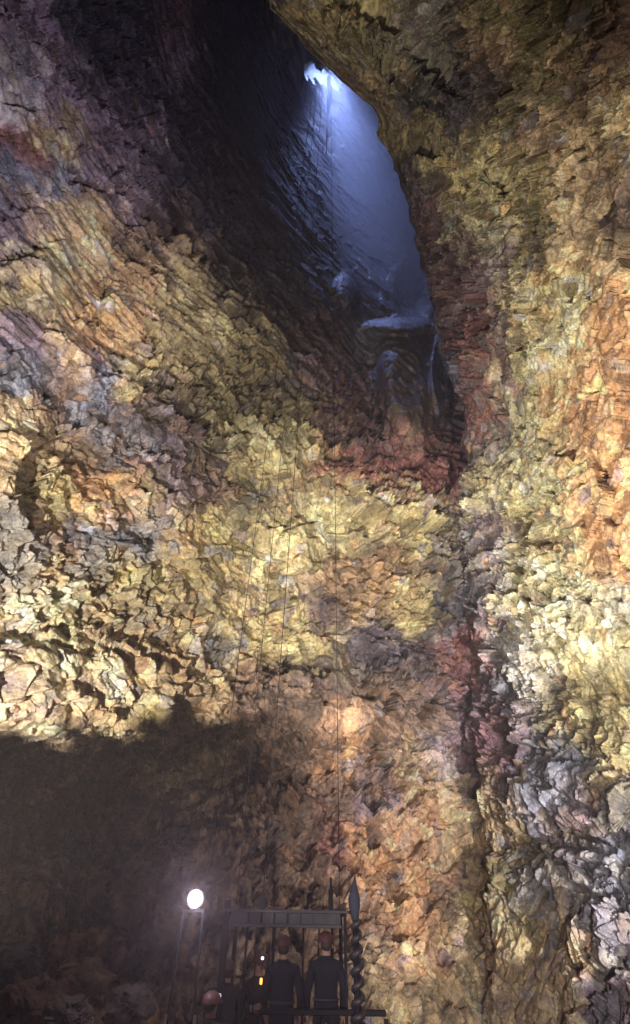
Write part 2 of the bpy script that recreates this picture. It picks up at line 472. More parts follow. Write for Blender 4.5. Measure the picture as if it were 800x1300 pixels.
# --- right wall: its lip hides part of the shaft, below that it meets the rear wall in a crease
yr = np.concatenate([np.arange(-420, -12, 9.0), np.arange(-12, 1312, ST), np.arange(1312, 1620, 8.0)])
rim_y = [-420, -60, 0, 30, 70, 110, 150, 190, 230, 300, 400, 470, 540, 590, 620, 700, 800, 900, 1000, 1300, 1620]
rim_x = [120, 296, 340, 364, 404, 446, 470, 490, 506, 527, 552, 574, 594, 586, 574, 584, 600, 612, 622, 640, 660]
rx = np.interp(yr, rim_y, rim_x)
_q = np.stack([yr / 46, yr * 0 + 2.2, yr * 0 + 4.4], -1)
rnz = 16 * fbm(_q, 4, 71, .55) + 3 * vnoise(_q * 2.7, 72)
s = np.concatenate([-np.linspace(1, 0, 36)[:-1] ** 1.5 * 60, np.arange(0, 170, .65), np.arange(170, 430, ST)])
sx = np.concatenate([s, s[-1] + np.arange(7, 350, 8.0)])
S, YY = np.meshgrid(sx, yr)
RX = np.repeat(rx[:, None], S.shape[1], 1)
hidden = S < 0
RX = RX + rnz[:, None] * np.exp(-np.clip(S, 0, None) / 30)
upper = 1 / (1 + np.exp((YY - 600) / 14))          # 1 above the crease start
XX = RX + np.where(hidden, S * (1 - upper) + (-S) * 1.0 * upper, S)
xc2 = [0, 150, 250, 400, 480, 560, 620, 700, 800, 1150]
yc2 = [-420, 0, 150, 300, 400, 500, 560, 620, 800, 950, 1100, 1300, 1620]
RT = [[30, 28, 27, 26, 25, 24, 22, 20, 18, 12],
      [44, 42, 41, 38, 36, 33, 30, 27, 23, 14],
      [46, 45, 44, 42, 40, 35, 31, 28, 24, 16],
      [47, 46, 45, 44, 43, 40, 34, 28, 23.5, 16],
      [46, 45, 44, 43, 42, 41, 34, 27, 22, 15],
      [42, 42, 41, 40, 39, 38, 34, 27, 21.5, 15],
      [38, 38, 38, 37, 37, 36, 33, 26, 21, 14.5],
      [36, 36, 35, 35, 34, 33.5, 30, 25, 20, 14],
      [34, 33, 32, 31, 30.5, 30, 28.5, 23, 18.5, 13],
      [32, 31, 30, 29, 28.4, 28, 27, 23, 19, 14],
      [30, 29, 28, 27, 26.3, 25.6, 24.6, 21.5, 18, 13.5],
      [28, 27, 26, 25, 24, 22.6, 21.4, 19.5, 17, 13],
      [20, 20, 19, 19, 18, 17, 16, 14, 11, 7]]
RR = coarse(xc2, yc2, RT, XX, YY, 3)
near = np.clip(1 - S / 26, 0, 1)
RR = RR + np.where(~hidden, near ** 2 * 3.0 * upper, 3.0 * upper + (-S) * .85 * upper)
RR = RR + np.where(hidden, (-S) * .09 * (1 - upper), 0)
RR -= 1.3 * lump(XX, YY, 612, 275, 32, 54, -10, .25)
RR -= 2.0 * lump(XX, YY, 470, 60, 110, 26, 38, .5)
RR += 1.6 * lump(XX, YY, 520, 160, 60, 30, 30, .5)
RR -= 1.2 * lump(XX, YY, 690, 620, 60, 50, 0, .4)
RR -= 1.0 * lump(XX, YY, 660, 800, 90, 60, 20, .5)
RR += .8 * lump(XX, YY, 735, 1072, 60, 14, 8, .3)
RR -= 1.2 * lump(XX, YY, 740, 1010, 90, 34, 15, .4)
RR -= 1.0 * lump(XX, YY, 770, 1180, 40, 50, 20, .3)
right = build_sheet('right_rock_wall', XX, YY, RR, None, 1 - np.where(hidden, .85, .5 * np.clip(1 - S / 16, 0, 1)) * upper, True)
struct(right, 'pale sulphur yellow and orange volcanic rock wall with an overhanging lip beside the shaft')

# --- outer rock mass closing the cave on every side, open only above the shaft mouth
hd = dirs(np.array(408.), np.array(104.))
bm = bmesh.new()
bmesh.ops.create_icosphere(bm, subdivisions=6, radius=1.0)
for f in [f for f in bm.faces if f.calc_center_median().normalized().dot(Vector(hd)) > math.cos(math.radians(4.5))]:
    bm.faces.remove(f)
for v in bm.verts:
    d = v.co.normalized(); k = 150 + 6 * math.sin(d.x * 9) * math.cos(d.y * 7 + d.z * 5)
    v.co = d * k
    if v.co.z < -14: v.co.z = -14
me = bpy.data.meshes.new('bedrock'); bm.to_mesh(me); bm.free(); me.materials.append(M_DARKROCK)
bed = bpy.data.objects.new('bedrock', me); COL.objects.link(bed)
struct(bed, 'dark bedrock mass enclosing the cave behind its walls', 'bedrock')

# --- rubble floor
gx = np.concatenate([np.arange(-60, -14, 1.5), np.arange(-14, 14, .12), np.arange(14, 60, 1.5)])
gy = np.concatenate([np.arange(-60, 4, 1.5), np.arange(4, 24, .12), np.arange(24, 60, 1.5)])
GX, GY = np.meshgrid(gx, gy)
p = np.stack([GX.ravel(), GY.ravel(), np.zeros(GX.size)], -1).astype(np.float32)
w = np.stack([fbm(p * .4, 2, 5), fbm(p * .4 + 9, 2, 6), fbm(p * .4 + 9, 2, 7)], -1)
f1, i1, _ = facets(p / 1.3 + w * .5, 91, 1.0, .1)
f2, i2, _ = facets(p / .5 + w * .5, 92, 1.0, .12)
deck = np.clip(1 - np.hypot((p[:, 0] + .2) / 3.2, (p[:, 1] - 10.6) / 2.4), 0, 1)
calm = 1 - np.clip(deck * 4, 0, .92)
z_drop = -.35 * np.clip((np.hypot(p[:, 0], p[:, 1]) - 12) / 4, 0, 1)
mound = z_drop + 1.3 * np.exp(-((p[:, 0] + 8.5) / 3.2) ** 2 - ((p[:, 1] - 13) / 3.5) ** 2)
z = -0.05 + (f1 * .32 + f2 * .14 + fbm(p * .25, 3, 8) * .5 - .1) * calm + mound
cam_clear = np.clip(1 - np.hypot(p[:, 0], p[:, 1]) / 5, 0, 1)
z = z * (1 - cam_clear)
me = bpy.data.meshes.new('cave_floor')
nyf, nxf = GX.shape
idx = np.arange(nyf * nxf).reshape(nyf, nxf)
q4 = np.stack([idx[:-1, :-1], idx[:-1, 1:], idx[1:, 1:], idx[1:, :-1]], -1).reshape(-1, 4)
me.from_pydata(np.stack([p[:, 0], p[:, 1], z], -1).tolist(), [], q4.tolist())
col = np.where((_f(i1, 3) < .3)[:, None], lin(PAL['P']), np.where((_f(i1, 3) < .6)[:, None], lin(PAL['N']), lin(PAL['T']))) * (.7 + .6 * _f(i2, 3))[:, None]
a = me.attributes.new('mineral', 'FLOAT_COLOR', 'POINT')
a.data.foreach_set('color', np.concatenate([col, np.ones((len(col), 1))], -1).astype(np.float32).ravel())
me.materials.append(M_ROCK)
floor = bpy.data.objects.new('cave_floor', me); COL.objects.link(floor)
struct(floor, 'broken rubble floor of the cave below the lift', 'cave floor')


def floor_z(x, y):
    i = int(np.argmin(abs(gx - x))); j = int(np.argmin(abs(gy - y)))
    return float(z.reshape(nyf, nxf)[j, i])


# ------------------------------------------------------------------ mesh helpers
def link(name, me, mat, parent=None, smooth=True):
    if mat: me.materials.append(mat)
    if smooth:
        for pl in me.polygons: pl.use_smooth = True
    o = bpy.data.objects.new(name, me); COL.objects.link(o)
    if parent: o.parent = parent
    return o


def empty(name, loc, label, cat, group=None):
    o = bpy.data.objects.new(name, None); COL.objects.link(o)
    o.location = loc; o.empty_display_size = .2
    o['label'] = label; o['category'] = cat
    if group: o['group'] = group
    return o


def add_tube(bm, pts, rad, n=10, cap=True):
    pts = [Vector(q) for q in pts]
    rads = rad if isinstance(rad, (list, tuple)) else [rad] * len(pts)
    rings = []
    ref = Vector((0, 0, 1)) if abs((pts[1] - pts[0]).normalized().z) < .9 else Vector((1, 0, 0))
    for i, q in enumerate(pts):
        t = (pts[min(i + 1, len(pts) - 1)] - pts[max(i - 1, 0)]).normalized()
        a_ = (ref - t * ref.dot(t)).normalized(); b_ = t.cross(a_); ref = a_
        rings.append([bm.verts.new(q + (a_ * math.cos(2 * math.pi * k / n) + b_ * math.sin(2 * math.pi * k / n)) * rads[i]) for k in range(n)])
    for r0, r1 in zip(rings[:-1], rings[1:]):
        for k in range(n):
            bm.faces.new((r0[k], r0[(k + 1) % n], r1[(k + 1) % n], r1[k]))
    if cap:
        bm.faces.new(rings[0][::-1]); bm.faces.new(rings[-1])


def add_box(bm, c, s, bev=.008, rot=None):
    r = bmesh.ops.create_cube(bm, size=1.0)
    vs = r['verts']
    for v in vs:
        q = Vector((v.co.x * s[0], v.co.y * s[1], v.co.z * s[2]))
        v.co = (rot @ q if rot else q) + Vector(c)
    if bev:
        es = list({e for v in vs for e in v.link_edges})
        bmesh.ops.bevel(bm, geom=es, offset=bev, segments=1, affect='EDGES')


def part(name, bm, mat, parent, smooth=False):
    bmesh.ops.recalc_face_normals(bm, faces=bm.faces)
    me = bpy.data.meshes.new(name); bm.to_mesh(me); bm.free()
    return link(name, me, mat, parent, smooth)


M_STEEL = plain('painted_dark_steel', (.012, .011, .015), .6, 0, 12, .4, .2)
M_STEEL.node_tree.nodes['Principled BSDF'].inputs['Specular IOR Level'].default_value = .1
M_BEAM = plain('grey_steel_beam', (.055, .05, .058), .7, 0, 10, .3, .2)
M_CABLE = plain('greased_steel_cable', (.012, .010, .012), 1, 0, 60)
M_CABLE.node_tree.nodes['Principled BSDF'].inputs['Specular IOR Level'].default_value = .05
M_ALU = plain('aluminium', (.6, .6, .62), .3, 1.0, 40, .1)
M_COVER = plain('navy_coverall', (.006, .0065, .014), .9, 0, 25, .35, .4)
M_COVER2 = plain('charcoal_coverall', (.012, .01, .013), .9, 0, 25, .35, .4)
M_HELM = plain('maroon_helmet', (.075, .022, .025), .6, 0, 8, .15)
M_HELMW = plain('white_helmet', (.55, .53, .52), .35, 0, 8, .1)
M_SKIN = plain('skin', (.3, .18, .13), .6, 0, 40, .1)
M_BOOT = plain('boot_leather', (.02, .018, .016), .6)
M_RUBBER = plain('hose_rubber', (.03, .025, .03), .5)
M_TARP = plain('slate_fabric', (.035, .04, .065), .8, 0, 20, .3, .3)
M_HAIR = plain('hair', (.03, .02, .015), .7, 0, 90, .3)


def emis(name, col, s):
    m, nt, b = new_mat(name)
    b.inputs['Base Color'].default_value = (.8, .8, .8, 1)
    b.inputs['Emission Color'].default_value = (*col, 1); b.inputs['Emission Strength'].default_value = s
    return m


M_LAMP = emis('lit_lamp', (.92, .93, 1.0), 90)
M_ORANGE = emis('orange_light', (1.0, .33, .03), 3.0)
M_HEADLAMP = emis('headlamp_glow', (.9, .88, 1.0), 1.3)

# ------------------------------------------------------------------ floodlight on its stand
lp = at(248, 1141, 9.2)
lz = floor_z(lp.x, lp.y)
t = empty('floodlight_stand', (lp.x, lp.y, lz), 'glaring white floodlight on two thin dark poles left of the lift', 'floodlight')
H = lp.z - lz
for dx in (-.14, .12):
    bm = bmesh.new(); add_tube(bm, [(dx * 1.5, 0, -.1), (dx, 0, H - .14)], .017); add_tube(bm, [(dx * 1.5, .0, .0), (dx * 1.5, .32, -.08)], .014)
    pl = part('pole', bm, M_STEEL, t)
    bm = bmesh.new(); add_tube(bm, [(dx * 1.38, -.025, H * .50), (dx * 1.43, -.025, H * .385)], .022)
    part('reflective_sleeve', bm, M_ALU, pl)
bm = bmesh.new(); add_tube(bm, [(-.16, 0, H - .14), (.14, 0, H - .14)], .016); part('crossbar', bm, M_STEEL, t)
# lamp housing with a round bulging lens that faces the camera
tocam = (Vector(CAM) - lp).normalized()
rot = tocam.to_track_quat('Z', 'Y').to_matrix()
bm = bmesh.new()
prof = [(.0, -.10), (.05, -.10), (.075, -.05), (.09, .0), (.105, .03), (.11, .035)]
rings = []
for r_, h_ in prof[1:]:
    rings.append([bm.verts.new(rot @ Vector((r_ * math.cos(k * math.pi / 10), r_ * math.sin(k * math.pi / 10), h_)) + Vector((0, 0, H))) for k in range(20)])
for r0, r1 in zip(rings[:-1], rings[1:]):
    for k in range(20): bm.faces.new((r0[k], r0[(k + 1) % 20], r1[(k + 1) % 20], r1[k]))
bm.faces.new(rings[0][::-1])
hs = part('lamp_housing', bm, M_STEEL, t, True)
bm = bmesh.new()
bmesh.ops.create_uvsphere(bm, u_segments=24, v_segments=12, radius=1)
for v in bm.verts:
    v.co = rot @ Vector((v.co.x * .068, v.co.y * .095, .03 + v.co.z * .04)) + Vector((0, 0, H))
part('lens', bm, M_LAMP, hs, True)

# ------------------------------------------------------------------ lift frame
YL = 10.6
PLt = at(289, 1150, YL); PRt = at(438, 1158, YL)
ztop = (PLt.z + PRt.z) / 2
x0, x1 = PLt.x, PRt.x
lift = empty('lift_cage', ((x0 + x1) / 2, YL, 0), 'dark open lift cage with grey top beam and thin hanging rods around the people', 'lift')
cx = (x0 + x1) / 2; hw = (x1 - x0) / 2; dep = 1.5
bm = bmesh.new(); add_box(bm, (0, dep / 2, .05), (2 * hw + .1, dep + .1, .1)); part('deck', bm, M_STEEL, lift)
for px_, py_, rr, hh in ((-hw, 0, .05, ztop + .1), (hw, 0, .022, ztop), (-hw, dep, .03, ztop - .02), (hw, dep, .03, ztop - .02)):
    bm = bmesh.new(); add_box(bm, (px_, py_, .1 + (hh - .1) / 2), (rr * 2, rr * 2, hh - .1), .006); part('post', bm, M_STEEL, lift)
bm = bmesh.new()
add_box(bm, (0, -.03, ztop - .03), (2 * hw + .2, .06, .045)); add_box(bm, (0, -.03, ztop - .21), (2 * hw - .12, .06, .045))
for k in range(9):
    u = -hw + .12 + k * (2 * hw - .24) / 8
    add_box(bm, (u, -.03, ztop - .12), (.03, .035, .14), .003)
add_box(bm, (0, .01, ztop - .12), (2 * hw - .14, .012, .135), .002)
part('top_beam', bm, M_BEAM, lift)
bm = bmesh.new(); add_box(bm, (0, dep, ztop - .05), (2 * hw, .06, .08)); part('rear_beam', bm, M_BEAM, lift)
for s_ in (-1, 1):
    bm = bmesh.new(); add_box(bm, (s_ * (hw + .0), dep / 2, ztop - .05), (.06, dep - .07, .07)); part('side_beam', bm, M_BEAM, lift)
for px_, th in ((312, .014), (325, .01), (347, .024), (385, .014), (405, .01), (422, .022)):
    q = at(px_, 1200, YL).x - cx
    bm = bmesh.new(); add_tube(bm, [(q, .08, .1), (q, .08, ztop - .2)], th, 8); part('rod', bm, M_STEEL, lift)
q = at(420, 1140, YL).x - cx
bm = bmesh.new(); add_box(bm, (q, 0, ztop + .13), (.07, .07, .28)); add_tube(bm, [(q, 0, ztop + .25), (q, 0, ztop + .42)], .018)
part('bracket', bm, M_STEEL, lift)
q = at(333, 1152, YL).x - cx
bm = bmesh.new()
add_tube(bm, [(q, -.035, ztop + .08), (q, .035, ztop + .08)], .075, 20); add_tube(bm, [(q, -.045, ztop + .08), (q, -.033, ztop + .08)], .09, 20); add_tube(bm, [(q, .033, ztop + .08), (q, .045, ztop + .08)], .09, 20)
part('pulley', bm, M_STEEL, lift)
# waist rail sticking out to the right with its end post
zr = at(470, 1286, YL - .3).z
xr = at(490, 1286, YL - .3).x - cx; xl = at(330, 1286, YL - .3).x - cx
bm = bmesh.new(); add_box(bm, ((xl + xr) / 2, -.3, zr), (xr - xl, .06, .07), .01); g = part('guard_rail', bm, M_STEEL, lift)
for u in (xl, (xl + xr) / 2, xr):
    bm = bmesh.new(); add_box(bm, (u, -.3, zr / 2 - .02), (.06, .06, zr - .08), .006); part('rail_post', bm, M_STEEL, g)

# ------------------------------------------------------------------ hose post right of the lift
hp = at(452, 1200, YL - .4); ht_ = at(448, 1112, YL - .4).z
t = empty('hose_post', (hp.x, hp.y, floor_z(hp.x, hp.y)), 'tall dark post with a hose coiled round it and a pointed slate cover on top', 'post')
zb = floor_z(hp.x, hp.y); zc = at(449, 1165, YL - .4).z
bm = bmesh.new(); add_tube(bm, [(0, 0, -.1), (0, 0, zc - zb)], .045, 12); part('post', bm, M_STEEL, t, True)
pts = []
turns = 12
for k in range(turns * 14):
    a_ = 2 * math.pi * k / 14; zz = .15 + (zc - zb - .2) * k / (turns * 14)
    w_ = .062 + .014 * math.sin(k * .031) + .008 * math.sin(k * .11); pts.append((w_ * math.cos(a_) + .012, w_ * math.sin(a_), zz + .02 * math.sin(k * .05)))
bm = bmesh.new(); add_tube(bm, pts, .045, 8); part('coiled_hose', bm, M_RUBBER, t, True)
bm = bmesh.new()
hcap = ht_ - zc
add_tube(bm, [(0, 0, zc - zb - .03), (-.01, 0, zc - zb + hcap * .25), (-.012, 0, zc - zb + hcap * .45), (0, 0, zc - zb + hcap * .8), (.012, 0, ht_ - zb)], [.05, .085, .09, .035, .004], 10)
part('pointed_cover', bm, M_TARP, t, True)

# ------------------------------------------------------------------ steel cables hanging from the shaft mouth
top = far(411, 92, 92)
specs = [((333, 1152, YL), (411, 96, 92), .0075, 'darkest steel cable, running from the lift beam straight up to the shaft mouth'),
         ((268, 1100, 14.0), (400, 96, 92), .008, 'faint steel cable furthest left, hanging over the ochre wall'),
         ((300, 1150, YL), (404, 96, 92), .006, 'thin steel cable between the darkest cable and the furthest left one'),
         ((431, 1150, YL), (420, 100, 92), .006, 'thin steel cable right of the darkest one, rising from the lift bracket')]
for (ax, ay, aY), (bx, by, br), rad, lab in specs:
    A = at(ax, ay, aY); B = far(bx, by, br)
    if aY > 11: A = Vector((A.x, A.y, A.z))
    n_ = 40
    pts = [A.lerp(B, k / n_) - Vector((0, 0, .8 * math.sin(math.pi * k / n_) * .4)) for k in range(n_ + 1)]
    bm = bmesh.new(); add_tube(bm, pts, [rad + (.026 - rad) * max(0, (k / n_ - .3) / .7) for k in range(n_ + 1)], 6)
    o = part('steel_cable', bm, M_CABLE, None, True)
    o['label'] = lab; o['category'] = 'cable'; o['group'] = 'cables hanging from the shaft mouth'
# bright guide rope in the daylight of the shaft
pts = [far(418, 98, 83), far(417, 130, 79), far(416, 160, 76), far(414, 200, 72)]
M_ROPE = plain('pale_wet_rope', (.85, .87, .95), .3)
_nt = M_ROPE.node_tree; _tr = _nt.nodes.new('ShaderNodeBsdfTranslucent'); _tr.inputs['Color'].default_value = (.9, .92, 1, 1)
_mx = _nt.nodes.new('ShaderNodeMixShader'); _mx.inputs[0].default_value = .9
_nt.links.new(_nt.nodes['Principled BSDF'].outputs[0], _mx.inputs[1]); _nt.links.new(_tr.outputs[0], _mx.inputs[2])
_nt.links.new(_mx.outputs[0], _nt.nodes['Material Output'].inputs['Surface'])
bm = bmesh.new(); add_tube(bm, pts, [.24, .2, .15, .05], 8)
o = part('guide_rope', bm, M_ROPE, None, True)
o['label'] = 'short pale wet rope gleaming in the daylight below the shaft mouth'; o['category'] = 'rope'

# ------------------------------------------------------------------ boulders on the floor, lower left
def boulder(px, py, Yd, size, seed, label, tint):
    c = at(px, py, Yd)
    bm = bmesh.new(); bmesh.ops.create_icosphere(bm, subdivisions=5, radius=1)
    co = np.array([v.co[:] for v in bm.verts], np.float32)
    h_, i_, _ = facets(co * 1.3 + seed, seed, 1.3, .06); h2, i2_, _ = facets(co * 3.1 + seed, seed + 1, 1.1, .1)
    k = 1 + h_ * .28 + h2 * .06 + fbm(co * 1.1 + seed, 2, seed) * .2
    co = co * k[:, None] * np.array(size)
    for v, q in zip(bm.verts, co): v.co = Vector(q)
    me = bpy.data.meshes.new('boulder'); bm.to_mesh(me); bm.free()
    cl = lin(tint) * (.75 + .5 * _f(i_, 3))[:, None]
    a = me.attributes.new('mineral', 'FLOAT_COLOR', 'POINT')
    a.data.foreach_set('color', np.concatenate([cl, np.ones((len(cl), 1))], -1).astype(np.float32).ravel())
    o = link('boulder', me, M_ROCK, None, False)
    o.location = c; o.rotation_euler = (0, 0, seed)
    o['label'] = label; o['category'] = 'boulder'; o['group'] = 'boulders in the dark lower left'


boulder(105, 1242, 10.5, (.36, .32, .22), 3, 'tan boulder at the middle of the dim rock heap in the lower left', (78, 62, 50))
boulder(40, 1275, 9.6, (.42, .4, .3), 4, 'reddish boulder closest to the corner of the dim rock heap', (66, 42, 42))
boulder(165, 1280, 9.8, (.32, .3, .22), 5, 'small grey boulder beside the floodlight poles', (58, 52, 52))
boulder(20, 1222, 10.8, (.4, .4, .34), 6, 'dark purple boulder above the reddish one by the cave wall', (48, 42, 52))
boulder(88, 1296, 9.0, (.34, .3, .22), 8, 'brown boulder low in front between the reddish and tan ones', (54, 42, 38))

# ------------------------------------------------------------------ people
def skin_body(joints, edges, mat_rule, mats, name, parent):
    me = bpy.data.meshes.new(name)
    names = list(joints)
    me.from_pydata([joints[n][0] for n in names], [(names.index(a), names.index(b)) for a, b in edges], [])
    o = bpy.data.objects.new(name, me); COL.objects.link(o)
    sk = o.modifiers.new('skin', 'SKIN')
    for n, sv in zip(names, me.skin_vertices[0].data):
        r = joints[n][1]; sv.radius = (r if isinstance(r, tuple) else (r, r)); sv.use_root = (n == 'pelvis')
    ss = o.modifiers.new('sub', 'SUBSURF'); ss.levels = ss.render_levels = 2
    dg = bpy.context.evaluated_depsgraph_get(); dg.update()
    me2 = bpy.data.meshes.new_from_object(o.evaluated_get(dg))
    bpy.data.objects.remove(o); me2.name = name
    me2.materials.clear()
    for m in mats: me2.materials.append(m)
    for pl in me2.polygons:
        pl.use_smooth = True; pl.material_index = mat_rule(pl.center)
    o = bpy.data.objects.new(name, me2); COL.objects.link(o)
    if parent: o.parent = parent
    return o


def person(px, py, Yd, turn, label, helm, suit, height=1.78, arms='down', lamp=None, lean=0.0, orange=False, zoff=0):
    """px, py: photo position of the helmet top; the figure looks along its own -Y turned by turn degrees"""
    c = at(px, py, Yd); base = c.z - height - .05
    base = max(base, -.3) if zoff == 0 else c.z - height - .05
    k = height / 1.78
    h = c.z - .05 - base
    J = {'pelvis': ((0, 0, .98), (.155, .115)), 'waist': ((0, 0, 1.12), (.165, .12)), 'chest': ((0, .0, 1.32), (.2, .135)),
         'upper': ((0, .005, 1.43), (.175, .11)), 'neck': ((0, 0, 1.52), .06), 'head0': ((0, -.01, 1.60), (.075, .085)),
         'head1': ((0, -.01, 1.68), (.082, .098)), 'head2': ((0, 0, 1.74), (.06, .07))}
    E = [('pelvis', 'waist'), ('waist', 'chest'), ('chest', 'upper'), ('upper', 'neck'), ('neck', 'head0'), ('head0', 'head1'), ('head1', 'head2')]
    for s_, n in ((-1, 'l'), (1, 'r')):
        if arms == 'down' or (arms == 'one' and s_ < 0):
            el, wr, hd_ = (s_ * .27, .02, 1.14), (s_ * .25, -.12, .92), (s_ * .245, -.15, .85)
        elif arms == 'front' or arms == 'one':
            el, wr, hd_ = (s_ * .27, -.02, 1.14), (s_ * .14, -.26, 1.16), (s_ * .10, -.32, 1.18)
        J['sh' + n] = ((s_ * .19, .0, 1.42), .072); J['el' + n] = (el, .062); J['wr' + n] = (wr, .042); J['ha' + n] = (hd_, (.04, .022))
        J['hip' + n] = ((s_ * .10, 0, .90), .10); J['kn' + n] = ((s_ * .115, -.02, .50), .068); J['an' + n] = ((s_ * .12, .02, .10), .052)
        J['to' + n] = ((s_ * .13, -.14, .045), (.05, .035))
        E += [('upper', 'sh' + n), ('sh' + n, 'el' + n), ('el' + n, 'wr' + n), ('wr' + n, 'ha' + n), ('pelvis', 'hip' + n),
              ('hip' + n, 'kn' + n), ('kn' + n, 'an' + n), ('an' + n, 'to' + n)]
        w_, d_ = Vector(wr), (Vector(hd_) - Vector(wr)).normalized()
        side = d_.cross(Vector((s_, 0, 0))).normalized()
        lens_ = (.075, .085, .08, .062)
        for fi in range(4):
            b0 = Vector(hd_) + side * (.03 - .02 * fi) + d_ * .012
            b1 = b0 + d_ * lens_[fi] * .5; b2 = b1 + (d_ + Vector((-s_ * .5, -.2, 0))).normalized() * lens_[fi] * .5
            J[f'f{fi}a' + n] = (tuple(b0), .0095); J[f'f{fi}b' + n] = (tuple(b1), .009); J[f'f{fi}c' + n] = (tuple(b2), .008)
            E += [('ha' + n, f'f{fi}a' + n), (f'f{fi}a' + n, f'f{fi}b' + n), (f'f{fi}b' + n, f'f{fi}c' + n)]
        b0 = w_ + d_ * .03 + side * .03; b1 = b0 + (d_ * .6 + side * .8).normalized() * .04; b2 = b1 + d_ * .03
        J['t0' + n] = (tuple(b0), .012); J['t1' + n] = (tuple(b1), .0105); J['t2' + n] = (tuple(b2), .009)
        E += [('wr' + n, 't0' + n), ('t0' + n, 't1' + n), ('t1' + n, 't2' + n)]
    hands = [Vector(J['ha' + n][0]) for n in 'lr']

    def rule(q):
        if q.z > 1.535: return 1
        if any((q - hh).length < .115 and q.z < 1.3 for hh in hands) and abs(q.x) > .03 and q.z < hands[0].z + .3:
            if min((q - hh).length for hh in hands) < .1: return 1
        if q.z < .14: return 2
        return 0
    t = empty('person', (c.x, c.y, base), label, 'person', 'people in the lift')
    for n in J: pass
    b = skin_body(J, E, rule, [suit, M_SKIN, M_BOOT], 'body', t)
    sc_ = h / 1.78
    # face: nose, brow, eyes, mouth, ears as small forms merged in one child set
    bm = bmesh.new()
    add_tube(bm, [(0, -.095, 1.665), (0, -.125, 1.635), (0, -.10, 1.625)], [.008, .014, .008], 8)
    for s_ in (-1, 1):
        be = bmesh.new(); add_tube(be, [(s_ * .082, .01, 1.665), (s_ * .092, .015, 1.645), (s_ * .084, .01, 1.62)], [.012, .014, .008], 8)
        part('ear', be, M_SKIN, b, True)
    part('nose', bm, M_SKIN, b, True)
    bm = bmesh.new(); add_tube(bm, [(-.022, -.095, 1.60), (0, -.102, 1.60), (.022, -.095, 1.60)], .006, 6)
    part('mouth', bm, M_SKIN, b, True)
    for s_ in (-1, 1):
        bm = bmesh.new(); bmesh.ops.create_uvsphere(bm, u_segments=10, v_segments=6, radius=.011)
        for v in bm.verts: v.co += Vector((s_ * .032, -.093, 1.668))
        part('eye', bm, M_BOOT, b, True)
    # hair below the helmet at the back
    bm = bmesh.new(); bmesh.ops.create_uvsphere(bm, u_segments=18, v_segments=12, radius=1)
    for v in bm.verts: v.co = Vector((v.co.x * .086, v.co.y * .07 + .045, v.co.z * .075 + 1.66))
    part('hair', bm, M_HAIR, b, True)
    # helmet: dome, rim, peak
    bm = bmesh.new(); bmesh.ops.create_uvsphere(bm, u_segments=28, v_segments=16, radius=1)
    for v in bm.verts:
        zz = max(v.co.z, -.08); r_ = 1.06 if v.co.z < 0 else 1
        v.co = Vector((v.co.x * .125 * r_, v.co.y * .15 * r_ - (.05 if (v.co.y < -.5 and v.co.z < .05) else 0), zz * .125 + 1.70))
    hl = part('helmet', bm, helm, t, True)
    bm = bmesh.new(); add_box(bm, (0, -.155, 1.755), (.055, .03, .04), .006); lm = part('headlamp', bm, M_STEEL, hl)
    if lamp:
        bm = bmesh.new(); add_tube(bm, [(0, -.17, 1.755), (0, -.18, 1.755)], .024, 12); part('headlamp_lens', bm, M_HEADLAMP, lm)
    # coverall details: collar, belt, backpack strap lines
    bm = bmesh.new()
    add_tube(bm, [(.075 * math.cos(a_), .07 * math.sin(a_), 1.505) for a_ in np.linspace(0, 2 * math.pi, 17)], .018, 8)
    part('collar', bm, suit, t, True)
    bm = bmesh.new()
    add_tube(bm, [(.172 * math.cos(a_), .128 * math.sin(a_), 1.06) for a_ in np.linspace(0, 2 * math.pi, 25)], .017, 6)
    part('harness_belt', bm, M_RUBBER, t, True)
    if orange:
        bm = bmesh.new(); add_box(bm, (.0, -.165, 1.47), (.035, .03, .08), .008)
        part('orange_light', bm, M_ORANGE, t)
    t.scale = (sc_, sc_, sc_)
    t.rotation_euler = (0, lean, math.radians(turn))
    return t


person(290, 1216, YL + .1, 200, 'person in charcoal coverall with a pale helmet lamp, just right of the floodlight poles', M_HELM, M_COVER2, 1.68, lamp=True)
person(270, 1256, YL - 1.3, 150, 'lowest person, only the lamp-lit helmet and shoulders in view near the floodlight poles', M_HELM, M_COVER2, 1.62, arms='front', lamp=True)
person(330, 1208, YL + .5, 20, 'person facing out with a small orange light on the chest', M_HELM, M_COVER2, 1.7, arms='front', lamp=True, orange=True)
person(361, 1186, YL + .1, 172, 'broad person in navy coverall and maroon helmet, back turned, at the middle of the lift', M_HELM, M_COVER, 1.82)
person(414, 1181, YL + .0, 186, 'person in navy coverall and maroon helmet standing apart beside the coiled hose post', M_HELM, M_COVER, 1.84)

# ------------------------------------------------------------------ lights
def aim(o, tgt):
    o.rotation_euler = (Vector(tgt) - o.location).to_track_quat('-Z', 'Y').to_euler()


def spot(name, loc, tgt, power, col, angle, blend=.3, rad=.15):
    l = bpy.data.lights.new(name, 'SPOT'); l.energy = power; l.color = col
    l.spot_size = math.radians(angle); l.spot_blend = blend; l.shadow_soft_size = rad
    o = bpy.data.objects.new(name, l); COL.objects.link(o); o.location = loc; aim(o, tgt)
    return o


WARM = (1.0, .92, .79); NEUT = (1.0, .95, .88); COOL = (.86, .86, 1.0)
# floodlights standing on the floor outside the frame
def edge_spot(loc, tgt, edge, power, col, blend, rad=.12):
    v1 = (Vector(tgt) - Vector(loc)).normalized(); v2 = (Vector(edge) - Vector(loc)).normalized()
    spot('floodlight_beam', loc, tgt, power, col, math.degrees(2 * v1.angle(v2)), blend, rad)


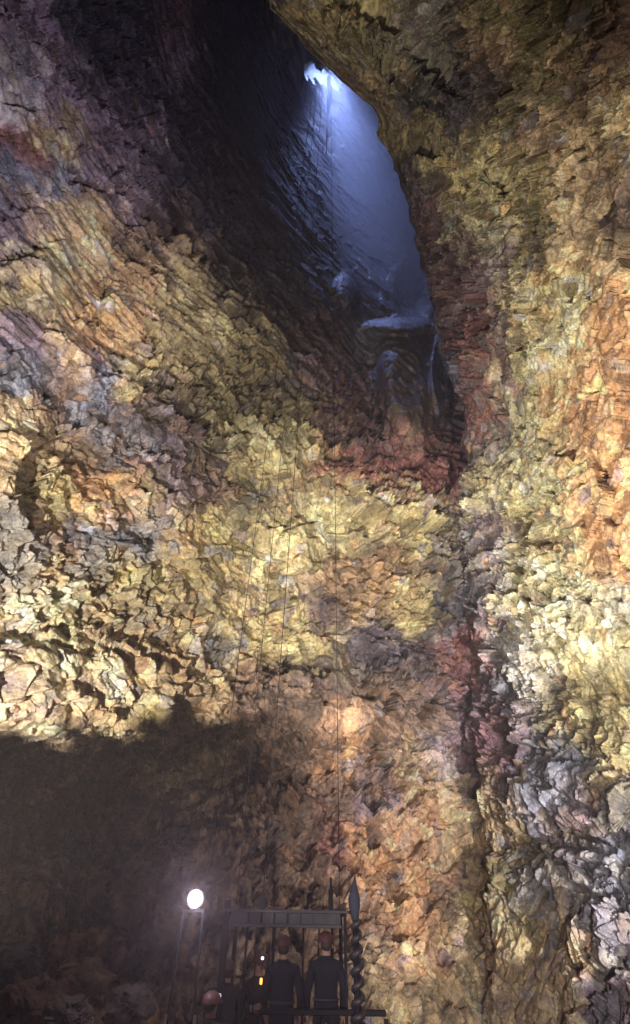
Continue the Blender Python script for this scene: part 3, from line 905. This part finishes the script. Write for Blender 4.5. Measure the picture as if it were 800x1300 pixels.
LL = Vector((-4.5, 1.5, .4))
spot('floodlight_beam', LL, far(110, 770, 18), 16500, WARM, 84, 1.0, .025)
# an unseen ridge added just in front of that lamp: its crest throws the shadow over the foot of the left wall
ck = [(-500, 960, 12), (-200, 960, 13), (0, 950, 16), (120, 938, 18), (210, 915, 20), (290, 915, 21), (370, 900, 22), (480, 960, 23), (600, 1120, 22), (760, 1300, 16)]
crest = []
for ex in np.arange(-500, 761, 9.0):
    ey = np.interp(ex, [q[0] for q in ck], [q[1] for q in ck]); er = np.interp(ex, [q[0] for q in ck], [q[2] for q in ck])
    jg = 38 * float(vnoise(np.array([[ex / 34, 3.3, 1.7]]), 8)[0]) + 20 * float(vnoise(np.array([[ex / 13, 5.3, 1.7]]), 9)[0])
    crest.append(LL + (far(ex, ey + jg, er) - LL) * .10)
bm = bmesh.new()
prev = None
for i_, c_ in enumerate(crest):
    d_ = (c_ - LL); d_.z = 0; d_.normalize()
    ring = [bm.verts.new(c_), bm.verts.new(c_ + d_ * .25 - Vector((0, 0, .12))), bm.verts.new(c_ + d_ * .7 - Vector((0, 0, c_.z + .5))), bm.verts.new(c_ - d_ * .05 - Vector((0, 0, c_.z + .5)))]
    if prev:
        for k in range(4): bm.faces.new((prev[k], prev[(k + 1) % 4], ring[(k + 1) % 4], ring[k]))
    prev = ring
rg = part('shadow_ridge', bm, M_DARKROCK, None)
struct(rg, 'low dark ridge added out of view to shade the foot of the left wall', 'shadow ridge')
spot('floodlight_beam', (4.0, 2.0, .5), far(770, 640, 16), 6000, WARM, 95, .9)
spot('floodlight_beam', (-5.4, 5.5, .6), far(735, 540, 22), 26000, (1, .92, .76), 56, 1.0)
spot('floodlight_beam', (-5.0, 4.5, .6), far(540, 150, 44), 20000, (1, .9, .7), 34, 1.0)
spot('floodlight_beam', (6.0, 2.5, .5), far(670, 1110, 19), 11000, (1.0, .94, .90), 46, 1.0, .06)
spot('floodlight_beam', (.8, -2.0, 1.5), far(650, 1130, 18), 5500, (1.0, .93, .9), 42, 1.0)
spot('floodlight_beam', (4.4, 4.0, .5), far(470, 745, 27), 22500, WARM, 46, 1.0)
spot('floodlight_beam', (3.2, 10.6, .3), far(430, 1190, 21), 1600, (1, .92, .82), 62, 1.0, .1)
spot('floodlight_beam', (4.4, 3.0, .6), far(100, 150, 30), 11500, (.84, .75, 1.0), 50, 1.0)
spot('floodlight_beam', (4.4, 4.2, .5), far(130, 470, 22), 6000, WARM, 40, 1.0)
# the visible lamp throws its light toward the camera
spot('floodlight_glow', lp + tocam * .12, Vector(CAM), 3600, (.96, .80, .92), 76, 1.0, .05)
# daylight falling in through the shaft mouth
l = bpy.data.lights.new('lamp_spill', 'POINT'); l.energy = 34; l.color = (.95, .84, .95); l.shadow_soft_size = .08
o = bpy.data.objects.new('lamp_spill', l); COL.objects.link(o); o.location = lp + tocam * .35
l = bpy.data.lights.new('daylight', 'AREA'); l.shape = 'ELLIPSE'; l.size = 5.5; l.size_y = 4.0
l.energy = 4600; l.color = (.33, .45, 1.0); l.spread = math.radians(36)
o = bpy.data.objects.new('daylight', l); COL.objects.link(o); o.location = far(408, 98, 90); aim(o, far(430, 235, 70))

# sky and sun far above the mouth of the shaft
w = bpy.data.worlds.new('World'); sc.world = w; w.use_nodes = True
nt = w.node_tree; bg = nt.nodes['Background']
sky = nt.nodes.new('ShaderNodeTexSky'); sky.sky_type = 'NISHITA'; sky.sun_disc = False
sky.sun_elevation = math.radians(35); sky.sun_rotation = math.radians(120)
nt.links.new(sky.outputs[0], bg.inputs['Color']); bg.inputs['Strength'].default_value = .05

# ------------------------------------------------------------------ haze: damp air in the cave
HAZE = True
if HAZE:
    bm = bmesh.new(); bmesh.ops.create_cube(bm, size=1)
    for v in bm.verts: v.co = Vector((v.co.x * 330, v.co.y * 330, -16 + (v.co.z + .5) * 180))
    m = bpy.data.materials.new('damp_air'); m.use_nodes = True
    nt = m.node_tree; nt.nodes.clear()
    out = nt.nodes.new('ShaderNodeOutputMaterial'); pv = nt.nodes.new('ShaderNodeVolumePrincipled')
    pv.inputs['Color'].default_value = (.92, .83, .90, 1); pv.inputs['Density'].default_value = .0009; pv.inputs['Anisotropy'].default_value = .25
    nt.links.new(pv.outputs[0], out.inputs['Volume'])
    me = bpy.data.meshes.new('haze'); bm.to_mesh(me); bm.free()
    hz = link('haze', me, m, None, False); hz['kind'] = 'stuff'; hz['label'] = 'thin damp haze filling the cave air'; hz['category'] = 'haze'
    hz.display_type = 'WIRE'

    # denser spray drifting in the daylight of the shaft
    A_, B_ = far(404, 92, 91), far(500, 400, 58)
    bm = bmesh.new(); bmesh.ops.create_uvsphere(bm, u_segments=32, v_segments=20, radius=1)
    ax = (A_ - B_); qt = ax.to_track_quat('Z', 'Y').to_matrix()
    for v in bm.verts:
        v.co = (A_ + B_) / 2 + qt @ Vector((v.co.x * 9.5, v.co.y * 9.5, v.co.z * (ax.length / 2 + 4)))
    m2 = bpy.data.materials.new('shaft_spray'); m2.use_nodes = True
    nt = m2.node_tree; nt.nodes.clear()
    out = nt.nodes.new('ShaderNodeOutputMaterial'); pv = nt.nodes.new('ShaderNodeVolumePrincipled')
    pv.inputs['Color'].default_value = (.85, .88, 1, 1); pv.inputs['Density'].default_value = .025; pv.inputs['Anisotropy'].default_value = .1
    nt.links.new(pv.outputs[0], out.inputs['Volume'])
    me = bpy.data.meshes.new('mist'); bm.to_mesh(me); bm.free()
    mz = link('mist', me, m2, None, False); mz['kind'] = 'stuff'; mz['label'] = 'blue-white mist hanging in the daylight below the shaft mouth'; mz['category'] = 'mist'

# ------------------------------------------------------------------ render settings
sc.view_settings.view_transform = 'Standard'
sc.view_settings.look = 'None'
sc.view_settings.exposure = 0.5
sc.view_settings.gamma = 1.0
cy = sc.cycles
sc.render.engine = 'CYCLES'
cy.use_denoising = True
try: cy.denoiser = 'OPENIMAGEDENOISE'
except Exception: pass
cy.max_bounces = 4; cy.diffuse_bounces = 3; cy.glossy_bounces = 2; cy.volume_bounces = 0; cy.transmission_bounces = 2
cy.use_light_tree = True
cy.sample_clamp_indirect = 4
